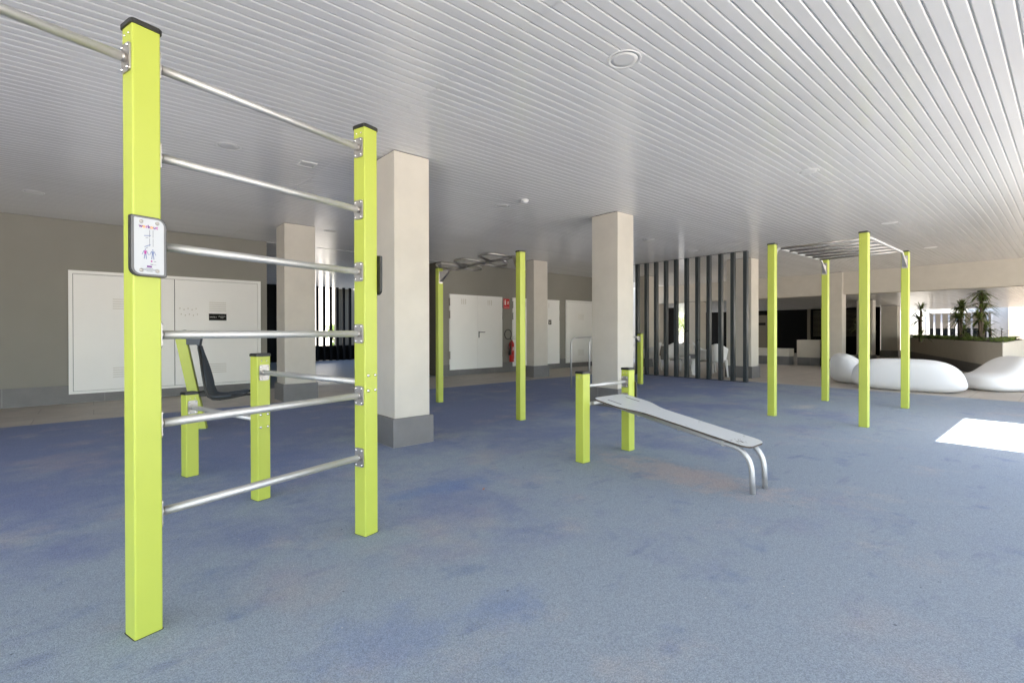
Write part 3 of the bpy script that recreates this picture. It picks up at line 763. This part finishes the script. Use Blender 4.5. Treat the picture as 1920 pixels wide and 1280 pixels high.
ar.add([(-.11, -.06, 1.09), (.0, -.06, 1.09), (-.02, -.06, .965), (-.11, .06, 1.09), (.0, .06, 1.09), (-.02, .06, .965)], [(0,1,2), (3,5,4), (0,3,4,1), (1,4,5,2), (2,5,3,0)])
ar.build('upper_bracket', 'slate', sm)
lw = MB(); lw.tube([(-.06, .0, .42), (.02, 0, .43), (.06, 0, .415)], .022, 10); lw.box(-.05, .05, -.03, .03, .385, .425, bev=.006); lw.build('lower_bracket', 'cap', sm)
# moulded shell: profile in x,z swept across y with raised side rims
prof = [(-.055, .985), (-.035, .90), (-.012, .78), (.012, .65), (.035, .52), (.052, .43), (.075, .372), (.12, .342), (.19, .336), (.28, .345), (.38, .362), (.475, .378)]
wid = [.05, .07, .14, .18, .205, .215, .22, .22, .215, .21, .20, .18]
vs = []; fs = []; ny = 12
for (x, z), w in zip(prof, wid):
    for j in range(ny + 1):
        t = -1 + 2 * j / ny
        lift = .05 * abs(t) ** 3
        # wings come forward (towards +x, up) at the rims
        vs.append((x + lift * (.9 if z > .45 else .35), t * w, z + (lift * .9 if z < .45 else 0)))
for i in range(len(prof) - 1):
    for j in range(ny): fs.append((i*(ny+1)+j, i*(ny+1)+j+1, (i+1)*(ny+1)+j+1, (i+1)*(ny+1)+j))
sh = MB().add(vs, fs, 0, True).build('seat_shell', 'slate', sm)
md = sh.modifiers.new('thick', 'SOLIDIFY'); md.thickness = .028; md.offset = 1
sb = sh.modifiers.new('smooth', 'SUBSURF'); sb.levels = 1; sb.render_levels = 2
for sy in (-1, 1):
    r_ = MB(); r_.tube([(x + .035, sy * (w + .006), z + (.03 if z < .45 else 0)) for (x, z), w in zip(prof, wid)], .014, 10); r_.build('rim', 'cap', sh)
hd = MB(); hd.tube([(.34, -.20, .402), (.44, -.20, .408), (.56, -.19, .402)], .012, 8); hd.tube([(.34, .20, .40), (.44, .20, .408), (.56, .19, .402)], .012, 8); hd.build('handle', 'rubber', sm)

# ------------------------------------------------------------------ pebble seats
def pebble(name, label, loc, rz, lx, ly, h_back, h_seat, drop=.30, lean=-.05, e1=.50, e2=.72, n=40, m=64):
    """lx along the seat width (x), ly front-back (+y = seat front); back ridge near -y"""
    t = thing(name, label, 'sofa', loc, rz, group='white pebble-shaped seats', kind='thing')
    vs = []; fs = []
    for i in range(n + 1):
        ph = -math.pi / 2 + math.pi * i / n
        for j in range(m):
            th = 2 * math.pi * j / m
            sp = lambda a, e: math.copysign(abs(a) ** e, a)
            cx, cy, cz = sp(math.cos(ph), e1) * sp(math.cos(th), e2), sp(math.cos(ph), e1) * sp(math.sin(th), e2), sp(math.sin(ph), .62)
            y01 = min(1, max(0, (cy + .75) / 1.3))
            k = y01 * y01 * (3 - 2 * y01)
            hx = 1 - drop * abs(cx) ** 4
            top = (h_back * (1 - k) + h_seat * k) * hx
            zc = (cz + 1) / 2
            vs.append((cx * lx / 2 * (1 - .10 * zc ** 2), cy * ly / 2 + lean * zc * (1 - k), zc * top - .012))
    for i in range(n):
        for j in range(m): fs.append((i*m + j, i*m + (j+1) % m, (i+1)*m + (j+1) % m, (i+1)*m + j))
    MB().add(vs, fs, 0, True).build('shell', 'whiteplastic', t)
    return t
pebble('pebble_sofa', 'long white pebble sofa seen from its back behind the overhead ladder', (12.17, 2.17, 0), R(-88), 1.80, .92, .645, .38, .10, -.05, .36, .60)
pebble('pebble_armchair', 'white pebble armchair at the right edge of the photo, seat facing the planter side', (13.42, .99, 0), R(52), .95, 1.10, .69, .36, .12, .02, .45, .75)
pebble('pebble_armchair', 'white pebble armchair left of the long sofa, partly behind an overhead ladder post', (12.95, 3.22, 0), R(228), .78, .95, .69, .40, .12, .0, .45, .75)

# ------------------------------------------------------------------ chairs behind the screen
def make_chair(label):
    t = thing('armchair', label, 'chair', (0, 0, 0), 0, group='white plastic armchairs behind the slat screen', kind='thing')
    vs = []; fs = []; n = 24; hz = 7
    for i in range(n + 1):
        a = R(-35 + 250 * i / n)                       # wraps round the back (+y)
        back = max(0., math.sin(a)); top = .64 + .20 * back ** 2
        if i in (0, n): top -= .03
        for j in range(hz + 1):
            s_ = j / hz; z = .36 + (top - .36) * s_
            r = .25 + .055 * s_; vs.append((r * math.cos(a) * 1.02, r * math.sin(a) * (.95 + .12 * s_), z))
    for i in range(n):
        for j in range(hz): fs.append((i*(hz+1)+j, (i+1)*(hz+1)+j, (i+1)*(hz+1)+j+1, i*(hz+1)+j+1))
    b = MB().add(vs, fs, 0, True).build('backrest', 'chairplastic', t)
    md = b.modifiers.new('thick', 'SOLIDIFY'); md.thickness = .018
    MB().prism(rrect(.47, .46, .10, 6), .415, .44, 0).build('seat', 'chairplastic', t)
    for sx in (-1, 1):
        for sy in (-1, 1):
            MB().tube([(sx * .20, sy * .19, .425), (sx * .225, sy * .215, .22), (sx * .255, sy * .25, 0)], .026, 10, taper=[1.5, 1.05, .7]).build('leg', 'chairplastic', t)
    return t
spots = [((12.35, 6.05), 105, 'white plastic armchair behind the slats nearest the open end of the screen'),
         ((12.95, 6.75), 20, 'white plastic armchair behind the middle slats, beside the little round table'),
         ((12.35, 7.30), -60, 'white plastic armchair seen from behind, left of the little round table'),
         ((13.25, 7.72), -100, 'white plastic armchair farther back, in front of the greenery opening'),
         ((12.55, 8.25), 190, 'white plastic armchair farthest left behind the slat screen')]
proto = make_chair(spots[0][2])
for i, ((x, y), a, lab) in enumerate(spots):
    o = proto if i == 0 else copy_tree(proto)
    o.location = (x, y, -.006); o.rotation_euler = (0, 0, R(a)); o['label'] = lab
t = thing('side_table', 'little white round side table between the chairs behind the screen', 'table', (12.05, 6.62, -.006), kind='thing')
MB().lathe([(.10, 0), (.115, .01), (.095, .1), (.10, .34), (.12, .40)], 24).build('pedestal', 'chairplastic', t)
MB().lathe([(.001, .40), (.20, .40), (.21, .41), (.20, .425), (.001, .427)], 28).build('table_top', 'chairplastic', t)

# ------------------------------------------------------------------ lobby furniture
t = thing('lobby_block', 'cream square block with dark skirting in the dark lobby', 'planter box', (18.2, 5.50, 0), kind='thing')
MB().box(0, .62, 0, .70, .27, .855, bev=.004).build('upper_block', 'cream', t); MB().box(.012, .608, .012, .688, -.02, .27).build('skirting', 'skirt', t)
t = thing('lobby_bench', 'long low cream bench with dark base in the dark lobby', 'bench', (17.95, 6.36, 0), kind='thing')
MB().box(0, .45, 0, 2.2, .29, .555, bev=.004).build('bench_top', 'cream', t); MB().box(.012, .438, .012, 2.18, -.02, .29).build('skirting', 'skirt', t)
t = thing('lobby_pillar', 'thin pale pillar in front of the black lobby wall', 'pillar', (27.8, 8.85, 0), kind='thing')
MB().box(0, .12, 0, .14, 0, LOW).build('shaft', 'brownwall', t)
t = thing('louvre_panel', 'dark horizontal louvre panel in the lobby wall right of the thin pillar', 'louvre', (27.9, 6.9, 0), kind='thing')
mb = MB()
for k in range(22): mb.box(0, .05, 0, 1.85, .9 + k * .06, .9 + k * .06 + .018)
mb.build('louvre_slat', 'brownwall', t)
t = thing('entrance_door', 'pale door with small black sign deep in the dark lobby', 'door', (27.85, 10.85, 0), kind='thing')
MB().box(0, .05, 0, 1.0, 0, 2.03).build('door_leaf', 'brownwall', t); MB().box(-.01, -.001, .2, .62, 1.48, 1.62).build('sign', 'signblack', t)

# ------------------------------------------------------------------ planter and planting
pdir = Vector((28.0 - 15.93, 5.15 - 1.09, 0)).normalized()
pc = thing('planter', 'long low rendered planter with dark skirting beyond the pebble sofas', 'planter', (15.93, 1.09, 0), kind='thing')
A = (0, 0); B = (pdir.x * 12.0, pdir.y * 12.0); Cc = (12.9, -.9); Dd = (6.5, -.05)
outer = [A, (6.5, -.05), (14, 1.6), B]
def inset(p, d):
    cx = sum(q[0] for q in p) / len(p); cy = sum(q[1] for q in p) / len(p)
    return [(x + (cx - x) * d, y + (cy - y) * d) for x, y in p]
MB().prism(outer, .288, .872).build('upper_wall', 'cream', pc)
MB().prism(inset(outer, .004), -.02, .288).build('skirting', 'skirt', pc)
MB().prism(inset(outer, .05), .8725, .885).build('soil', 'soil', pc)

def blades(mb, c, n, L, w, up0=-25, up1=80, droop=.35, mi=0):
    c = Vector(c)
    for i in range(n):
        a = random.uniform(0, 2 * math.pi); e = R(random.uniform(up0, up1)); l = L * random.uniform(.7, 1.1)
        d = Vector((math.cos(a) * math.cos(e), math.sin(a) * math.cos(e), math.sin(e))); s_ = d.cross(Vector((0, 0, 1)))
        if s_.length < .1: s_ = Vector((1, 0, 0))
        s_.normalize(); vs = []
        for k, ww in enumerate((.55, 1., .8, .04)):
            t = k / 3; p = c + d * l * t + Vector((0, 0, -droop * l * t * t)); vs += [p - s_ * w * ww / 2, p + s_ * w * ww / 2]
        mb.add(vs, [(2*k, 2*k+1, 2*k+3, 2*k+2) for k in range(3)], mi, True)
def palm(label, x, y, h, heads, L=.42, n=55, z0=.872):
    t = thing('yucca_palm', label, 'palm', (x, y, z0), group='spiky palms in the planter', kind='thing')
    tr = MB(); cr = MB()
    for (dx, dy, hz) in heads:
        tr.tube([(dx * .2, dy * .2, -.05), (dx * .7, dy * .7, hz * .5), (dx, dy, hz)], .035, 8, taper=[1.2, .9, .7])
        blades(cr, (dx, dy, hz), n, L, .035)
    tr.build('trunk', 'bark', t); cr.build('crown', 'leafdark', t)
def at_px(slope_pt, k): return (slope_pt[0] * k, slope_pt[1] * k)
palm('spiky palm with sparse crown, left of the far window', 19.3, 3.10, 1.2, [(0, 0, .95), (.10, .06, .62), (-.05, 0, .15)], .42, 46)
palm('bushy single-headed palm in front of the far window', 19.9, 2.25, 1.0, [(0, 0, 1.02), (.05, 0, .82), (-.06, .05, .62), (.12, -.04, .25)], .46, 75)
palm('tallest palm rising above the far ceiling edge', 18.9, 1.72, 1.5, [(0, 0, 1.36), (.02, 0, 1.08), (.10, -.02, .84), (-.04, .04, .60), (.18, -.05, .32)], .48, 75)
palm('small dark palm seen beyond the narrow column', 26.0, 6.25, 1.2, [(0, 0, .95), (0, .1, .45)], .48, 60)
gc = MB()
for i in range(520):
    s_ = random.random() * 11.2 + .15; q = random.random() * .9 + .12
    x, y = 15.93 + pdir.x * s_ + .3 * q * 1.3, 1.09 + pdir.y * s_ - q * .28 * min(1, s_ / 3)
    if s_ < 2: x = 15.93 + .3 + random.random() * 4.5; y = 1.12 + random.random() * .22
    for j in range(5):
        a = random.uniform(0, 6.28); r = random.uniform(.02, .12); l = random.uniform(.05, .09)
        p = Vector((x + r * math.cos(a), y + r * math.sin(a), .885 + random.uniform(.01, .10)))
        d = Vector((random.gauss(0, 1), random.gauss(0, 1), random.gauss(.2, .5))).normalized(); b_ = d.orthogonal().normalized()
        gc.add([p - d * l * .5, p + b_ * l * .32, p + d * l * .5, p - b_ * l * .32], [(0,1,2,3)])
tag(gc.build('ground_cover', 'leaf'), kind='stuff')

def small_plant(label, x, y, z, h):
    t = thing('leafy_plant', label, 'plant', (x, y, z), kind='thing'); st = MB(); lf = MB()
    st.tube([(0, 0, -.02), (.01, 0, h * .8)], .008, 6)
    for i in range(26):
        a = random.uniform(0, 6.28); zz = h * random.uniform(.45, 1.); r = .16 * random.uniform(.4, 1)
        p = Vector((r * math.cos(a), r * math.sin(a), zz)); d = Vector((math.cos(a), math.sin(a), .1)); b_ = Vector((-math.sin(a), math.cos(a), 0))
        lf.add([p - d * .05, p + b_ * .028, p + d * .06, p - b_ * .028], [(0,1,2,3)])
    st.build('stem', 'bark', t); lf.build('foliage', 'leaf', t)
small_plant('light green broad-leaved plant near the planter corner', 16.9, 1.36, .885, .34)
small_plant('small leafy plant at the right edge of the planter', 16.7, 1.16, .885, .36) 

# trees beyond the opening
def tree(label, x, y, h, r, n=2600):
    t = thing('tree', label, 'tree', (x, y, 0), group='trees beyond the building', kind='thing')
    tr = MB(); tr.tube([(0, 0, -.1), (.05, .03, h * .35), (-.03, .06, h * .7)], .11, 8, taper=[1.2, .8, .35])
    for k in range(5):
        a = k * 1.26 + .3; tr.tube([(.03, .03, h * .35), (r * .35 * math.cos(a), r * .35 * math.sin(a), h * .6)], .05, 6, taper=[1, .4])
    tr.build('trunk', 'bark', t)
    cr = MB(); cl = [Vector((random.gauss(0, r * .45), random.gauss(0, r * .45), h * random.uniform(.3, .95))) for _ in range(26)]
    for i in range(n):
        c = random.choice(cl); p = c + Vector((random.gauss(0, 1), random.gauss(0, 1), random.gauss(0, .8))) * r * .2
        d = Vector((random.gauss(0, 1), random.gauss(0, 1), random.gauss(0, 1))).normalized(); b_ = d.orthogonal().normalized(); l = random.uniform(.10, .2)
        cr.add([p - d * l * .5, p + b_ * l * .3, p + d * l * .5, p - b_ * l * .3], [(0,1,2,3)])
    cr.build('crown', 'leaf', t)
tree('sunlit bushy tree seen through the opening behind the slats', 34.0, 19.3, 3.6, 1.6)
tree('sunlit lower tree right of the bushy one behind the slats', 35.5, 18.4, 2.6, 1.3, 1800)
tree('small sunlit tree outside the end of the passage', 9.9, 26.0, 1.5, .6, 900)

# ------------------------------------------------------------------ far buildings
def building(name, label, x0, x1, y0, y1, h, mat, cat='building'):
    t = thing(name, label, cat, (x0, y0, 0), kind='thing')
    MB().box(0, x1 - x0, 0, y1 - y0, -.1, h).build('wall', mat, t); return t
fb = thing('white_house', 'sunlit white house with a window of grey fins beyond the planter', 'building', (36.0, -8.0, 0), kind='thing')
w = MB()
w.box(0, .3, 0, 10.9, -.1, 7.5); w.box(0, .3, 13.42, 30, -.1, 7.5); w.box(0, .3, 10.9, 13.42, -.1, .5); w.box(0, .3, 10.9, 13.42, 2.14, 7.5)
w.build('wall', 'facade', fb)
fr = MB(); fr.box(-.05, -.002, 10.80, 10.9, .5, 2.24); fr.box(-.05, -.002, 13.42, 13.52, .5, 2.24); fr.box(-.05, -.002, 10.9, 13.42, 2.14, 2.24); fr.build('window_frame', 'facade', fb)
for k in range(8): MB().box(.06, .26, 11.0 + k * .31, 11.07 + k * .31, .5, 2.14).build('fin', 'fin', fb)
MB().box(1.0, 1.1, 9.5, 15, -.1, 1.30).build('dark_opening', 'glass', fb); MB().box(1.0, 1.1, 9.5, 15, 1.30, 3).build('inner_wall', 'facadebeige', fb)
bw = MB().box(-.9, -.02, 4.0, 10.2, -.1, 6).build('side_wing', 'facadebeige', fb)
MB().box(-.93, -.901, 8.9, 9.3, 1.4, 2.6).build('window', 'facade', fb)
building('white_house', 'overexposed white house beyond the passage end', -4, 22, 31, 40, 6.5, 'facade')
building('white_house', 'white house behind the sunlit trees', 46, 55, 18, 36, 7.5, 'facade')

# ------------------------------------------------------------------ light
SUN_EL, SUN_AZ = 64., (-.45, -.893)        # azimuth as direction towards the sun
el = R(SUN_EL); d = Vector((SUN_AZ[0], SUN_AZ[1], 0)).normalized() * math.cos(el) + Vector((0, 0, math.sin(el)))
sl = bpy.data.lights.new('sun', 'SUN'); sl.energy = 4.2; sl.angle = R(.5); sl.color = (1., .93, .83)
so = bpy.data.objects.new('sun', sl); COL.objects.link(so); so.rotation_euler = d.to_track_quat('Z', 'Y').to_euler()
wd = bpy.data.worlds.new('World'); sc.world = wd; wd.use_nodes = True
nt = wd.node_tree; bg = nt.nodes['Background']
sky = nt.nodes.new('ShaderNodeTexSky'); sky.sky_type = 'NISHITA'; sky.sun_disc = False
sky.sun_elevation = el; sky.sun_rotation = math.atan2(d.x, d.y); sky.air_density = 1.; sky.dust_density = 1.5
nt.links.new(sky.outputs[0], bg.inputs[0]); bg.inputs[1].default_value = .15

# ------------------------------------------------------------------ camera
f, yaw, pitch, roll, CX, CY = 910.211, R(49.2323), R(-.26035), R(-.0871), 959.74, 625.82
cy_, sy_ = math.cos(yaw), math.sin(yaw)
fw = Vector((cy_ * math.cos(pitch), sy_ * math.cos(pitch), math.sin(pitch))); rt = Vector((sy_, -cy_, 0)); up = rt.cross(fw)
r2 = rt * math.cos(roll) + up * math.sin(roll); u2 = -rt * math.sin(roll) + up * math.cos(roll)
cam = bpy.data.cameras.new('camera'); co = bpy.data.objects.new('camera', cam); COL.objects.link(co)
mw = Matrix((r2, u2, -fw)).transposed().to_4x4(); mw.translation = (0, 0, 1.15); co.matrix_world = mw
cam.sensor_width = 36; cam.lens = f / 1920 * 36; cam.shift_x = -(CX - 960) / 1920; cam.shift_y = (CY - 640) / 1920
cam.clip_start = .05; cam.clip_end = 500
sc.camera = co

# ------------------------------------------------------------------ render settings
sc.view_settings.view_transform = 'Standard'; sc.view_settings.look = 'None'; sc.view_settings.gamma = 1.; sc.view_settings.use_curve_mapping = False
sc.view_settings.exposure = 2.92
sc.render.engine = 'CYCLES'
cy = sc.cycles
cy.max_bounces = 12; cy.diffuse_bounces = 8; cy.glossy_bounces = 5; cy.transmission_bounces = 4
cy.sample_clamp_indirect = 8.; cy.use_denoising = True; cy.caustics_reflective = False; cy.caustics_refractive = False
